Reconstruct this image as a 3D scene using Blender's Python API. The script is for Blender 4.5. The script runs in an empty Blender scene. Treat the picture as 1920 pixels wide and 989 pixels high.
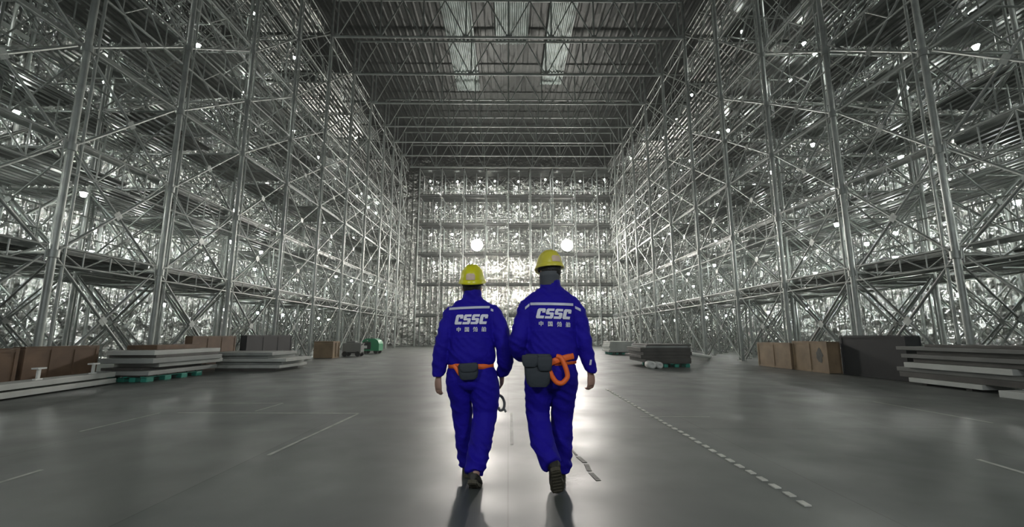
import bpy, bmesh, math, random
from mathutils import Vector, Matrix, Quaternion, noise
from mathutils.bvhtree import BVHTree

# ---------------------------------------------------------------- camera, world, light, exposure
SC = bpy.context.scene
COL = SC.collection
CAM_H = 1.14
PITCH = math.atan(134.5 / 828.0)
YAW = math.atan(7 / 828.0)
cam_data = bpy.data.cameras.new('camera')
cam_data.sensor_fit = 'HORIZONTAL'
cam_data.sensor_width = 36.0
cam_data.lens = 36.0 * 828.0 / 1920.0
cam_data.clip_start = 0.05
cam_data.clip_end = 300
cam = bpy.data.objects.new('camera', cam_data)
cam.location = (0, 0, CAM_H)
cam.rotation_euler = (math.pi / 2 + PITCH, 0, -YAW)
COL.objects.link(cam)
SC.camera = cam

WORLD_STRENGTH = 0.09
LAMP_STRENGTH = 280.0
FLOOD_STRENGTH = 620.0
FRONT_POWER = 330.0
world = bpy.data.worlds.new('hall_air')
SC.world = world
world.use_nodes = True
world.node_tree.nodes['Background'].inputs[0].default_value = (0.80, 0.86, 0.82, 1)
world.node_tree.nodes['Background'].inputs[1].default_value = WORLD_STRENGTH

def area(name, loc, rot, size, power, col=(1, 1, 1)):
    l = bpy.data.lights.new(name, 'AREA')
    l.shape = 'RECTANGLE'; l.size, l.size_y = size
    l.energy = power; l.color = col
    o = bpy.data.objects.new(name, l)
    o.location = loc; o.rotation_euler = rot
    COL.objects.link(o)
    return o
# two fill lights added behind the camera to brighten the workers' backs
area('added_fill_light', (-5, -7, 6.5), (math.radians(62), 0, math.radians(-22)), (1.6, 1.0), FRONT_POWER, (0.95, 0.98, 1))
area('added_fill_light', (5, -7, 6.5), (math.radians(62), 0, math.radians(22)), (1.6, 1.0), FRONT_POWER, (0.95, 0.98, 1))

SC.view_settings.view_transform = 'Standard'
SC.view_settings.look = 'None'
SC.view_settings.gamma = 1
SC.view_settings.use_curve_mapping = False
SC.view_settings.exposure = 0.0
SC.cycles.use_adaptive_sampling = True
SC.cycles.adaptive_threshold = 0.035
SC.cycles.max_bounces = 6
SC.cycles.glossy_bounces = 4
SC.cycles.diffuse_bounces = 3
SC.cycles.sample_clamp_indirect = 6

R = random.Random(7)

# ---------------------------------------------------------------- materials
def mat(name, col, rough=0.5, metal=0.0, spec=0.5, nscale=0, namt=0.0, bump=0.0, bscale=30):
    m = bpy.data.materials.new(name); m.use_nodes = True
    nt = m.node_tree; b = nt.nodes['Principled BSDF']
    b.inputs['Base Color'].default_value = (*col, 1)
    b.inputs['Roughness'].default_value = rough
    b.inputs['Metallic'].default_value = metal
    b.inputs['Specular IOR Level'].default_value = spec
    tc = nt.nodes.new('ShaderNodeTexCoord')
    if nscale:
        n = nt.nodes.new('ShaderNodeTexNoise'); n.inputs['Scale'].default_value = nscale
        n.inputs['Detail'].default_value = 5
        nt.links.new(tc.outputs['Object'], n.inputs['Vector'])
        r = nt.nodes.new('ShaderNodeValToRGB')
        r.color_ramp.elements[0].position = 0.3; r.color_ramp.elements[1].position = 0.7
        r.color_ramp.elements[0].color = (*[c * (1 - namt) for c in col], 1)
        r.color_ramp.elements[1].color = (*[min(1, c * (1 + namt)) for c in col], 1)
        nt.links.new(n.outputs['Fac'], r.inputs['Fac'])
        nt.links.new(r.outputs['Color'], b.inputs['Base Color'])
    if bump:
        n2 = nt.nodes.new('ShaderNodeTexNoise'); n2.inputs['Scale'].default_value = bscale
        nt.links.new(tc.outputs['Object'], n2.inputs['Vector'])
        bp = nt.nodes.new('ShaderNodeBump'); bp.inputs['Strength'].default_value = bump
        bp.inputs['Distance'].default_value = 0.01
        nt.links.new(n2.outputs['Fac'], bp.inputs['Height'])
        nt.links.new(bp.outputs['Normal'], b.inputs['Normal'])
    return m

def emit(name, col, s):
    m = bpy.data.materials.new(name); m.use_nodes = True
    b = m.node_tree.nodes['Principled BSDF']
    b.inputs['Base Color'].default_value = (*col, 1)
    b.inputs['Emission Color'].default_value = (*col, 1)
    b.inputs['Emission Strength'].default_value = s
    return m

def membrane(name, col, rough, axes, pitch=0.34, dist=0.05, metal=1.0, crinkle=0.5):
    """cryogenic membrane sheet: orthogonal rounded corrugations plus soft crinkles"""
    m = bpy.data.materials.new(name); m.use_nodes = True
    nt = m.node_tree; b = nt.nodes['Principled BSDF']
    b.inputs['Base Color'].default_value = (*col, 1)
    b.inputs['Metallic'].default_value = metal
    b.inputs['Roughness'].default_value = rough
    g = nt.nodes.new('ShaderNodeNewGeometry')
    sp = nt.nodes.new('ShaderNodeSeparateXYZ'); nt.links.new(g.outputs['Position'], sp.inputs[0])
    outs = []
    for ax in axes:
        mu = nt.nodes.new('ShaderNodeMath'); mu.operation = 'MULTIPLY'
        mu.inputs[1].default_value = 2 * math.pi / pitch
        nt.links.new(sp.outputs[ax], mu.inputs[0])
        si = nt.nodes.new('ShaderNodeMath'); si.operation = 'COSINE'
        nt.links.new(mu.outputs[0], si.inputs[0])
        mx = nt.nodes.new('ShaderNodeMath'); mx.operation = 'MAXIMUM'; mx.inputs[1].default_value = 0.1
        nt.links.new(si.outputs[0], mx.inputs[0])
        outs.append(mx.outputs[0])
    h = outs[0]
    for o in outs[1:]:
        ad = nt.nodes.new('ShaderNodeMath'); ad.operation = 'ADD'
        nt.links.new(h, ad.inputs[0]); nt.links.new(o, ad.inputs[1]); h = ad.outputs[0]
    n = nt.nodes.new('ShaderNodeTexNoise'); n.inputs['Scale'].default_value = 1.6; n.inputs['Detail'].default_value = 3
    nt.links.new(g.outputs['Position'], n.inputs['Vector'])
    mm = nt.nodes.new('ShaderNodeMath'); mm.operation = 'MULTIPLY_ADD'; mm.inputs[1].default_value = crinkle * 4
    nt.links.new(n.outputs['Fac'], mm.inputs[0]); nt.links.new(h, mm.inputs[2])
    bp = nt.nodes.new('ShaderNodeBump'); bp.inputs['Strength'].default_value = 1.0
    bp.inputs['Distance'].default_value = dist
    nt.links.new(mm.outputs[0], bp.inputs['Height'])
    nt.links.new(bp.outputs['Normal'], b.inputs['Normal'])
    return m

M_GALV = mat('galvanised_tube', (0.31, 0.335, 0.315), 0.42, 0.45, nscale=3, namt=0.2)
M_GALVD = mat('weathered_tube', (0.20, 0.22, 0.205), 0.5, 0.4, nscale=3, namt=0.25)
M_TRUSS = mat('roof_truss_steel', (0.34, 0.375, 0.355), 0.5, 0.4, nscale=2, namt=0.2)
M_EDGE = mat('dark_deck_edge', (0.07, 0.075, 0.07), 0.6, nscale=2, namt=0.3)
M_DECK = mat('ribbed_deck_sheet', (0.12, 0.128, 0.12), 0.36, 0.8, nscale=1.5, namt=0.25)
M_WALL = membrane('membrane_wall', (0.46, 0.48, 0.46), 0.22, ('Y',), pitch=0.42, dist=0.08, crinkle=1.0)
M_WALLF = membrane('membrane_wall_far', (0.40, 0.40, 0.375), 0.27, ('X',), pitch=0.6, dist=0.08, crinkle=0.8)
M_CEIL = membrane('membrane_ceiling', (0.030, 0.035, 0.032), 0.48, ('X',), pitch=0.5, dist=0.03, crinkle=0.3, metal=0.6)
M_BULB = emit('lamp_glow', (0.97, 1.0, 0.95), LAMP_STRENGTH)
M_BULBH = emit('bright_lamp_glow', (1.0, 0.93, 0.85), LAMP_STRENGTH * 5)
M_FLOOD = emit('flood_glow', (1.0, 0.93, 0.87), FLOOD_STRENGTH)
M_BLACK = mat('black_plastic', (0.02, 0.022, 0.022), 0.5)
M_SLAB = mat('insulation_panel_face', (0.30, 0.32, 0.305), 0.55, nscale=2, namt=0.15)
M_SLABG = mat('grey_panel', (0.15, 0.155, 0.145), 0.6, nscale=2, namt=0.2)
M_SLABW = mat('insulation_panel_pale', (0.50, 0.52, 0.49), 0.55, nscale=2, namt=0.1)
M_SLABD = mat('dark_panel', (0.075, 0.072, 0.065), 0.6, nscale=2, namt=0.3)
M_PLY = mat('plywood', (0.27, 0.19, 0.11), 0.65, nscale=2.5, namt=0.25)
M_PLYR = mat('rusty_brown_board', (0.14, 0.082, 0.045), 0.65, nscale=2.5, namt=0.3)
M_TEAL = mat('teal_plastic', (0.03, 0.32, 0.24), 0.45)
M_GREEN = mat('green_paint', (0.02, 0.30, 0.13), 0.35)
M_BOX = mat('black_sheeting', (0.010, 0.012, 0.014), 0.7, nscale=1.5, namt=0.3)
M_WHITE = mat('white_paint', (0.75, 0.77, 0.74), 0.5)
M_LINE = mat('floor_line_paint', (0.62, 0.63, 0.57), 0.6, nscale=9, namt=0.25)
M_LINEF = mat('worn_floor_line', (0.42, 0.43, 0.39), 0.55, nscale=6, namt=0.3)
M_SCUFF = mat('dark_scuff', (0.05, 0.052, 0.04), 0.6, nscale=12, namt=0.5)
M_GREY = mat('grey_machine_paint', (0.22, 0.23, 0.22), 0.5)
M_BLUE = mat('cobalt_workwear', (0.011, 0.004, 0.33), 0.75, spec=0.25, nscale=5, namt=0.10, bump=0.35, bscale=45)
M_SKIN = mat('skin', (0.42, 0.26, 0.20), 0.55)
M_HAIR = mat('black_hair', (0.012, 0.011, 0.011), 0.6, bump=0.6, bscale=90)
M_HOOD = mat('grey_neck_cloth', (0.09, 0.10, 0.11), 0.8)
M_YEL = mat('yellow_helmet', (0.74, 0.72, 0.02), 0.32)
M_YEL2 = mat('pale_yellow_helmet', (0.70, 0.64, 0.07), 0.35)
M_STICK = mat('pinkish_sticker', (0.72, 0.56, 0.42), 0.5)
M_REFL = mat('reflective_strip', (0.62, 0.66, 0.80), 0.4)
M_LOGO = mat('white_print', (0.82, 0.84, 0.95), 0.5)
M_ORANGE = mat('orange_webbing', (0.95, 0.17, 0.03), 0.5)
M_POUCH = mat('charcoal_pouch', (0.035, 0.045, 0.055), 0.7, bump=0.3)
M_BOOT = mat('dark_boot', (0.03, 0.028, 0.022), 0.6)
M_SOLE = mat('boot_sole', (0.075, 0.068, 0.045), 0.7, bump=0.5, bscale=60)

# floor: dull steel-grey plates, slightly glossy, worn in patches
def floor_mat():
    m = bpy.data.materials.new('hall_floor'); m.use_nodes = True
    nt = m.node_tree; b = nt.nodes['Principled BSDF']
    g = nt.nodes.new('ShaderNodeNewGeometry')
    br = nt.nodes.new('ShaderNodeTexBrick')
    br.inputs['Scale'].default_value = 1.0
    br.inputs['Brick Width'].default_value = 2.4; br.inputs['Row Height'].default_value = 2.85
    br.inputs['Mortar Size'].default_value = 0.006
    br.offset = 0.0
    br.inputs['Color1'].default_value = (0.074, 0.086, 0.078, 1)
    br.inputs['Color2'].default_value = (0.112, 0.122, 0.110, 1)
    br.inputs['Mortar'].default_value = (0.05, 0.055, 0.05, 1)
    nt.links.new(g.outputs['Position'], br.inputs['Vector'])
    n = nt.nodes.new('ShaderNodeTexNoise'); n.inputs['Scale'].default_value = 0.7; n.inputs['Detail'].default_value = 8
    nt.links.new(g.outputs['Position'], n.inputs['Vector'])
    r = nt.nodes.new('ShaderNodeMapRange'); r.inputs[1].default_value = 0.3; r.inputs[2].default_value = 0.7
    r.inputs[3].default_value = 0.82; r.inputs[4].default_value = 1.18
    nt.links.new(n.outputs['Fac'], r.inputs[0])
    mx = nt.nodes.new('ShaderNodeMix'); mx.data_type = 'RGBA'; mx.blend_type = 'MULTIPLY'
    mx.inputs[0].default_value = 1
    nt.links.new(br.outputs['Color'], mx.inputs[6]); nt.links.new(r.outputs[0], mx.inputs[7])
    nt.links.new(mx.outputs[2], b.inputs['Base Color'])
    n2 = nt.nodes.new('ShaderNodeTexNoise'); n2.inputs['Scale'].default_value = 1.3; n2.inputs['Detail'].default_value = 4
    nt.links.new(g.outputs['Position'], n2.inputs['Vector'])
    r2 = nt.nodes.new('ShaderNodeMapRange'); r2.inputs[1].default_value = 0.3; r2.inputs[2].default_value = 0.7
    r2.inputs[3].default_value = 0.38; r2.inputs[4].default_value = 0.54
    nt.links.new(n2.outputs['Fac'], r2.inputs[0])
    nt.links.new(r2.outputs[0], b.inputs['Roughness'])
    b.inputs['Specular IOR Level'].default_value = 1.0
    return m
M_FLOOR = floor_mat()

# ---------------------------------------------------------------- mesh helpers
class MB:
    def __init__(s): s.v = []; s.f = []; s.sm = []
    def add(s, vs, fs, smooth=False):
        o = len(s.v); s.v += [tuple(v) for v in vs]
        for f in fs: s.f.append(tuple(i + o for i in f)); s.sm.append(smooth)
    def box(s, c, d, rz=0.0, M=None):
        hx, hy, hz = d[0] / 2, d[1] / 2, d[2] / 2
        T = Matrix.Translation(c) @ (M if M is not None else Matrix.Rotation(rz, 4, 'Z'))
        vs = [T @ Vector((x * hx, y * hy, z * hz)) for x, y, z in
              ((-1,-1,-1),(1,-1,-1),(1,1,-1),(-1,1,-1),(-1,-1,1),(1,-1,1),(1,1,1),(-1,1,1))]
        s.add(vs, [(0,3,2,1),(4,5,6,7),(0,1,5,4),(1,2,6,5),(2,3,7,6),(3,0,4,7)])
    def tube(s, p, q, r, n=6, r2=None, cap=True):
        p, q = Vector(p), Vector(q); a = (q - p)
        if a.length < 1e-6: return
        a.normalize(); u = a.orthogonal().normalized(); w = a.cross(u)
        r2 = r if r2 is None else r2
        vs = []
        for c, rr in ((p, r), (q, r2)):
            for i in range(n):
                t = 2 * math.pi * i / n
                vs.append(c + (u * math.cos(t) + w * math.sin(t)) * rr)
        s.add(vs, [(i, (i + 1) % n, n + (i + 1) % n, n + i) for i in range(n)], True)
        if cap: s.add(vs, [tuple(range(n - 1, -1, -1)), tuple(range(n, 2 * n))])
    def path(s, pts, r, n=8, flat=1.0):
        pts = [Vector(p) for p in pts]
        rings = []; up = Vector((0, 0, 1))
        for i, p in enumerate(pts):
            a = (pts[min(i + 1, len(pts) - 1)] - pts[max(i - 1, 0)]).normalized()
            u = a.cross(Vector((0, 1, 0)))
            if u.length < 0.1: u = a.cross(up)
            u.normalize(); w = a.cross(u)
            rings.append([p + u * math.cos(2 * math.pi * k / n) * r + w * math.sin(2 * math.pi * k / n) * r * flat for k in range(n)])
        vs = [v for rg in rings for v in rg]
        fs = [(j * n + i, j * n + (i + 1) % n, (j + 1) * n + (i + 1) % n, (j + 1) * n + i) for j in range(len(pts) - 1) for i in range(n)]
        s.add(vs, fs, True)
        s.add(vs, [tuple(range(n - 1, -1, -1)), tuple(range((len(pts) - 1) * n, len(pts) * n))])
    def rings(s, rings, cap=True, smooth=True):
        n = len(rings[0]); vs = [v for rg in rings for v in rg]
        fs = [(j * n + i, j * n + (i + 1) % n, (j + 1) * n + (i + 1) % n, (j + 1) * n + i) for j in range(len(rings) - 1) for i in range(n)]
        s.add(vs, fs, smooth)
        if cap: s.add(vs, [tuple(range(n - 1, -1, -1)), tuple(range((len(rings) - 1) * n, len(rings) * n))])
    def mesh(s, name, m):
        me = bpy.data.meshes.new(name); me.from_pydata(s.v, [], s.f)
        me.polygons.foreach_set('use_smooth', s.sm)
        if m: me.materials.append(m)
        me.update(); return me
    def build(s, name, m, parent=None, bevel=0.0):
        o = bpy.data.objects.new(name, s.mesh(name, m)); COL.objects.link(o)
        if parent is not None:
            o.parent = parent
        if bevel:
            b = o.modifiers.new('bevel', 'BEVEL'); b.width = bevel; b.segments = 2
        return o

def tag(o, label=None, cat=None, group=None, kind=None):
    if label: o['label'] = label
    if cat: o['category'] = cat
    if group: o['group'] = group
    if kind: o['kind'] = kind
    return o
def empty(name, loc=(0, 0, 0), rz=0.0):
    o = bpy.data.objects.new(name, None); COL.objects.link(o)
    o.location = loc; o.rotation_euler = (0, 0, rz); o.empty_display_size = 0.2
    return o
ORD = ['first', 'second', 'third', 'fourth', 'fifth', 'sixth', 'seventh', 'eighth', 'ninth', 'tenth', 'eleventh', 'twelfth', 'thirteenth', 'fourteenth']

# ---------------------------------------------------------------- the shell
XW, YF, ZC = 17.0, 48.5, 21.6
def plane(name, vs, m):
    b = MB(); b.add(vs, [(0, 1, 2, 3)]); return tag(b.build(name, m), kind='structure')
fl = MB(); fl.box((0, 20, -0.15), (2 * XW + 1, 64, 0.3)); tag(fl.build('floor', M_FLOOR), kind='structure')
w = MB(); w.box((-XW - 0.1, 20, ZC / 2), (0.2, 64, ZC)); tag(w.build('wall_left', M_WALL), kind='structure')
w = MB(); w.box((XW + 0.1, 20, ZC / 2), (0.2, 64, ZC)); tag(w.build('wall_right', M_WALL), kind='structure')
w = MB(); w.box((0, YF + 0.1, ZC / 2), (2 * XW, 0.2, ZC)); tag(w.build('wall_far', M_WALLF), kind='structure')
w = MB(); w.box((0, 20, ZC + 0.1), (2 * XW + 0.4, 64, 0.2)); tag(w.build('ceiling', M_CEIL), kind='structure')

# ---------------------------------------------------------------- roof trusses across the hall
YS = [3.6, 6.9, 10.1, 13.25, 16.6, 20.1, 23.8, 27.6, 31.4, 35.2, 38.3, 41.4, 44.4]
XF, XM, XR = 10.5, 13.0, 15.6
ZN = [0.0, 3.0, 5.6, 8.2, 10.4, 12.6, 15.7, 18.7]
ZB = 18.65
def roof_truss(y, k):
    t = empty('roof_truss', (0, y, ZB))
    tag(t, 'dark steel lattice roof truss spanning the hall, ' + ORD[k] + ' from the camera', 'truss', 'roof trusses under the ceiling')
    b = MB(); b.tube((-XF + .13, 0, 0), (XF - .13, 0, 0), 0.07, 8); b.build('bottom_chord', M_TRUSS, t)
    b = MB(); b.tube((-XF + .13, 0, 2.45), (XF - .13, 0, 2.45), 0.07, 8); b.build('top_chord', M_TRUSS, t)
    n = 8; s = 2 * (XF - .3) / n
    for i in range(n + 1):
        x = -XF + .3 + i * s
        b = MB()
        b.tube((x, 0, 0), (x, 0, 2.45), 0.05, 6)
        if i > 0: b.tube((x - 0.05, 0, 0), (x - s / 2, 0, 2.45), 0.04, 6)
        if i < n: b.tube((x + 0.05, 0, 0), (x + s / 2, 0, 2.45), 0.04, 6)
        b.box((x, 0, 0.08), (0.34, 0.03, 0.22))
        b.build('web_member', M_TRUSS, t)
for k, y in enumerate([16.6] + YS[5:]): roof_truss(y, k)

# ---------------------------------------------------------------- scaffold towers down both sides
def corr_deck(x0, x1, y0, y1, z, along='y'):
    """trapezoid-ribbed sheet closed by a flat top, ribs running along the hall"""
    b = MB(); p = 0.26; n = max(2, round((x1 - x0) / p)); p = (x1 - x0) / n; a = 0.05
    prof = []
    for i in range(n):
        x = x0 + i * p
        prof += [(x, z), (x + p * .18, z - a), (x + p * .5, z - a), (x + p * .68, z)]
    prof.append((x1, z)); prof += [(x1, z + 0.03), (x0, z + 0.03)]
    k = len(prof)
    if along == 'y': vs = [(x, y0, zz) for x, zz in prof] + [(x, y1, zz) for x, zz in prof]
    else: vs = [(y0, x, zz) for x, zz in prof] + [(y1, x, zz) for x, zz in prof]
    b.add(vs, [(i, (i + 1) % k, k + (i + 1) % k, k + i) for i in range(k)])
    b.add(vs, [tuple(range(k - 1, -1, -1)), tuple(range(k, 2 * k))])
    return b

def cross(b, p00, p11, p01, p10, r, plate):
    b.tube(p00, p11, r, 6); b.tube(p01, p10, r, 6)
    c = (Vector(p00) + Vector(p11)) / 2
    d = abs(p00[0] - p11[0]) < 1e-3
    b.box(c, (0.06, plate, plate) if d else (plate, 0.06, plate), M=Matrix.Rotation(math.radians(45), 4, 'X' if d else 'Y'))

def side_tower(sg, i, row):
    y0, y1 = YS[i], YS[i + 1]; L = y1 - y0 - 0.16
    x0, x1 = (XF, XM) if row == 0 else (XM + 0.24, XR)
    side = 'left' if sg < 0 else 'right'
    t = empty('scaffold_tower', (sg * x0, y0, 0))
    if row == 0:
        lab = 'grey tube scaffold tower facing the aisle, ' + ORD[i] + ' along the ' + side + ' side'
    else:
        lab = 'grey scaffold tower against the ' + side + ' wall, behind the ' + ORD[i] + ' aisle tower'
    tag(t, lab, 'scaffold', ('aisle' if row == 0 else 'wall') + ' row scaffold towers on the ' + side)
    W = (x1 - x0) * sg
    top = ZN[-1]
    rr = random.Random(i * 7 + row * 3 + (1 if sg > 0 else 0))
    def part(b, n, m=M_GALV): return b.build(n, m, t)
    if row == 0:
        b = MB(); b.tube((0, 0, 0), (0, 0, ZC - 0.5), 0.078, 10)
        for z in ZN[1:]: b.tube((0, 0, z - .09), (0, 0, z + .09), 0.12, 10)
        b.box((0, 0, 0.02), (0.24, 0.24, 0.04)); part(b, 'pole')
        b = MB(); b.tube((0, 0.26, 0), (0, 0.26, top), 0.035, 8); b.box((0, .26, .02), (.16, .16, .04)); part(b, 'pole')
        b = MB(); b.tube((W, 0, 0), (W, 0, top), 0.055, 8); b.box((W, 0, .02), (.2, .2, .04)); part(b, 'pole')
        b = MB(); b.tube((W * .5, L * .5, 0), (W * .5, L * .5, top), 0.032, 6); b.box((W*.5, L*.5, .02), (.16, .16, .04)); part(b, 'pole', M_GALVD)
    else:
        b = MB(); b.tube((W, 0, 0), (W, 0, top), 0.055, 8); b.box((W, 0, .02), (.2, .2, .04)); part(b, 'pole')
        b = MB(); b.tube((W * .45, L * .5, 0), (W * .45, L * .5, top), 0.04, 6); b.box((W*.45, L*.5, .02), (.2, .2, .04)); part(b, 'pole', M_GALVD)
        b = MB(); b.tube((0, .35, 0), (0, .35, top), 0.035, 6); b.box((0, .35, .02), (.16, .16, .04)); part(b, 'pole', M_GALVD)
    for k in range(len(ZN) - 1):
        a, c = ZN[k] + 0.1, ZN[k + 1] - 0.1
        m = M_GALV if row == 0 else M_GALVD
        if row == 0:
            b = MB(); cross(b, (0, .1, a), (0, L - .1, c), (0, .1, c), (0, L - .1, a), 0.036, 0.2); part(b, 'cross_brace', m)
            b = MB(); cross(b, (W, .1, a), (W, L - .1, c), (W, .1, c), (W, L - .1, a), 0.026, 0.14); part(b, 'cross_brace', M_GALVD)
            # transverse diagonal in the pole plane
            b = MB()
            cross(b, (0, 0.02, a), (W, 0.02, c), (0, 0.02, c), (W, 0.02, a), 0.024, 0.12)
            part(b, 'end_brace', M_GALVD)
        else:
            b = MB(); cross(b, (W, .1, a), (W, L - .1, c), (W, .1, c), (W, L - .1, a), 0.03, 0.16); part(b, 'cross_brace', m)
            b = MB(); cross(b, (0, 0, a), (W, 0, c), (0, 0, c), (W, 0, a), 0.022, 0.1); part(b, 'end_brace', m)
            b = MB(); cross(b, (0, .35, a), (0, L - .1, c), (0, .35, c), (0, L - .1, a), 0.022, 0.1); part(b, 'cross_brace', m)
    for k in range(1, len(ZN)):
        z = ZN[k]
        b = MB()
        if row == 0 and k in (1, 2, 4, 5, 7):
            d = 0.8 if k != 1 else 0.42
            zt, zb = z + .18, z + .18 - d
            b.tube((0, 0, zt), (0, L, zt), .036, 6); b.tube((0, 0, zb), (0, L, zb), .036, 6)
            n = 4
            for q in range(n):
                ya, yb = L * q / n, L * (q + 1) / n
                b.tube((0, ya, zb if q % 2 else zt), (0, yb, zt if q % 2 else zb), .02, 6)
                b.tube((0, yb, zb), (0, yb, zt), .016, 6)
            part(b, 'lattice_ledger')
        else:
            b.tube((0, 0, z), (0, L, z), .036, 6); part(b, 'ledger')
        b = MB(); b.tube((0, 0, z), (W, 0, z), .034, 6); b.tube((W, 0, z), (W, L, z), .03, 6)
        b.tube((W * .5, 0, z - .12), (W * .5, L, z - .12), .026, 6)
        if rr.random() < .6: b.tube((0, L * .5, z - .06), (W, L * .5, z - .06), .026, 6)
        part(b, 'ledger', M_GALVD)
        skip = rr.random()
        if not (skip < (.16 if k < 3 else .38) and k > 1):
            xa, xb = sorted((W * (0.06 if row == 0 else .02), W * (.98)))
            if row == 0 and skip > .75: xa, xb = sorted((W * .42, W * .98))
            part(corr_deck(xa, xb, .12, L - .1, z + .06), 'deck', M_DECK)
        if k < len(ZN) - 1:
            b = MB(); xg = W * (.08 if row == 0 else .95)
            for h in (.55, 1.1): b.tube((xg, 0, z + h), (xg, L, z + h), .017, 6)
            for q in (.03, .35, .66, .97): b.tube((xg, L * q, z + .06), (xg, L * q, z + 1.12), .016, 6)
            b.box((xg, L / 2, z + .17), (.03, L - .1, .16))
            part(b, 'guard_rail', M_GALVD)
for sg in (-1, 1):
    for i in range(len(YS) - 1):
        side_tower(sg, i, 0); side_tower(sg, i, 1)

# ---------------------------------------------------------------- scaffold across the far end
FX = [-9.4 + 2.35 * i for i in range(9)]
FYa, FYb = 44.9, 47.4
def far_tower(i):
    x0, x1 = FX[i], FX[i] + 2.35; L = x1 - x0 - .16; D = FYb - FYa
    t = empty('scaffold_tower', (x0, FYa, 0))
    tag(t, 'pale tube scaffold tower across the far end of the hall, ' + ORD[i] + ' from the left', 'scaffold', 'scaffold towers at the far end')
    Z = [0, 3.15, 6.3, 9.45, 12.6, 15.7, 18.7]
    for px, py, r in ((0, 0, .065), (0, D, .05), (.55 * L, D * .6, .035)):
        b = MB(); b.tube((px, py, 0), (px, py, Z[-1]), r, 8); b.box((px, py, .02), (.22, .22, .04)); b.build('pole', M_GALV, t)
    if i == 8:
        b = MB(); b.tube((L + .06, 0, 0), (L + .06, 0, Z[-1]), .065, 8); b.box((L + .06, 0, .02), (.22, .22, .04)); b.build('pole', M_GALV, t)
    for k in range(1, 7):
        z = Z[k]; open_bay = i in (3, 6) and k in (3, 4)
        b = MB()
        for h in ((0, .5) if k < 6 else (0,)): b.tube((0, 0, z + h), (L, 0, z + h), .03, 6)
        b.tube((0, 0, z), (0, D, z), .03, 6); b.build('ledger', M_GALV, t)
        if not open_bay: corr_deck(.05, D, .06, L - .05, z + .05, 'x').build('deck', M_DECK, t)
        b = MB(); b.box((L / 2, .02, z - .04), (L - .14, .05, .34)); b.build('toe_board', M_EDGE, t)
        b = MB(); cross(b, (.05, D, Z[k - 1] + .1), (L - .05, D, z - .1), (.05, D, z - .1), (L - .05, D, Z[k - 1] + .1), .022, .12); b.build('cross_brace', M_GALVD, t)
        if k < 6:
            b = MB()
            for h in (.8, 1.1): b.tube((0, D * .2, z + h), (L, D * .2, z + h), .016, 6)
            for q in (.2, .5, .8): b.tube((L * q, D * .2, z), (L * q, D * .2, z + 1.1), .016, 6)
            b.build('guard_rail', M_GALVD, t)
for i in range(9): far_tower(i)

# ---------------------------------------------------------------- work lamps
def ico(b, c, r, seg=8, rg=5, sz=1.0):
    rings = []
    for j in range(1, rg):
        ph = math.pi * j / rg
        rings.append([Vector(c) + Vector((math.cos(2*math.pi*i/seg) * math.sin(ph) * r, math.sin(2*math.pi*i/seg) * math.sin(ph) * r, -math.cos(ph) * r * sz)) for i in range(seg)])
    b.rings(rings)
b = MB(); ico(b, (0, 0, -0.02), 0.075, 6, 4, 1.2); ME_BULB = b.mesh('bulb', M_BULB); ME_BULBH = b.mesh('bulb', M_BULBH)
b = MB()
b.rings([[Vector((math.cos(2*math.pi*i/10) * r, math.sin(2*math.pi*i/10) * r, z)) for i in range(10)] for r, z in ((.10, .03), (.075, .09), (.035, .13), (.03, .2))])
ME_SHADE = b.mesh('lamp_shade', M_GREY)
CORDS = {}
def cord_mesh(h):
    h = round(h, 2)
    if h not in CORDS:
        b = MB(); b.tube((0, 0, .2), (0, 0, .2 + h), .008, 5); CORDS[h] = b.mesh('cord', M_BLACK)
    return CORDS[h]
tvs, tfs = [], []
bpy.context.view_layer.update()
for o in COL.objects:
    if o.type == 'MESH' and o.parent is not None and o.parent.name.startswith('scaffold_tower'):
        k = len(tvs); ox = o.parent.location
        tvs += [v.co + ox for v in o.data.vertices]
        tfs += [tuple(i + k for i in p.vertices) for p in o.data.polygons]
TT = BVHTree.FromPolygons(tvs, tfs)
def clear_spot(loc, cord):
    L0 = Vector(loc); best = L0; bd = -1
    for dx, dy in [(0, 0)] + [(a * q, c * q) for q in (.2, .4, .6, .85) for a, c in ((0, 1), (0, -1), (1, 0), (-1, 0), (1, 1), (-1, -1), (1, -1), (-1, 1))]:
        p = L0 + Vector((dx, dy, 0)); m = 9
        for zz, need in ((-.1, .1), (0, .14), (.1, .12), (.2, .05)) + tuple((.2 + cord * j / 8, .025) for j in range(1, 8)):
            h = TT.find_nearest(p + Vector((0, 0, zz)))
            if h[0] is not None: m = min(m, h[3] - need)
        if m > 0: return p
        if m > bd or bd == -1: bd, best = m, p
    return best if bd > -.06 else None
def lamp(loc, label, group, cord=.2, hot=False):
    loc = clear_spot(loc, cord)
    if loc is None: return
    t = empty('work_lamp', loc); tag(t, label, 'lamp', group)
    for n, me in (('bulb', ME_BULBH if hot else ME_BULB), ('lamp_shade', ME_SHADE), ('cord', cord_mesh(cord))):
        o = bpy.data.objects.new(n, me); COL.objects.link(o); o.parent = t
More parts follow.
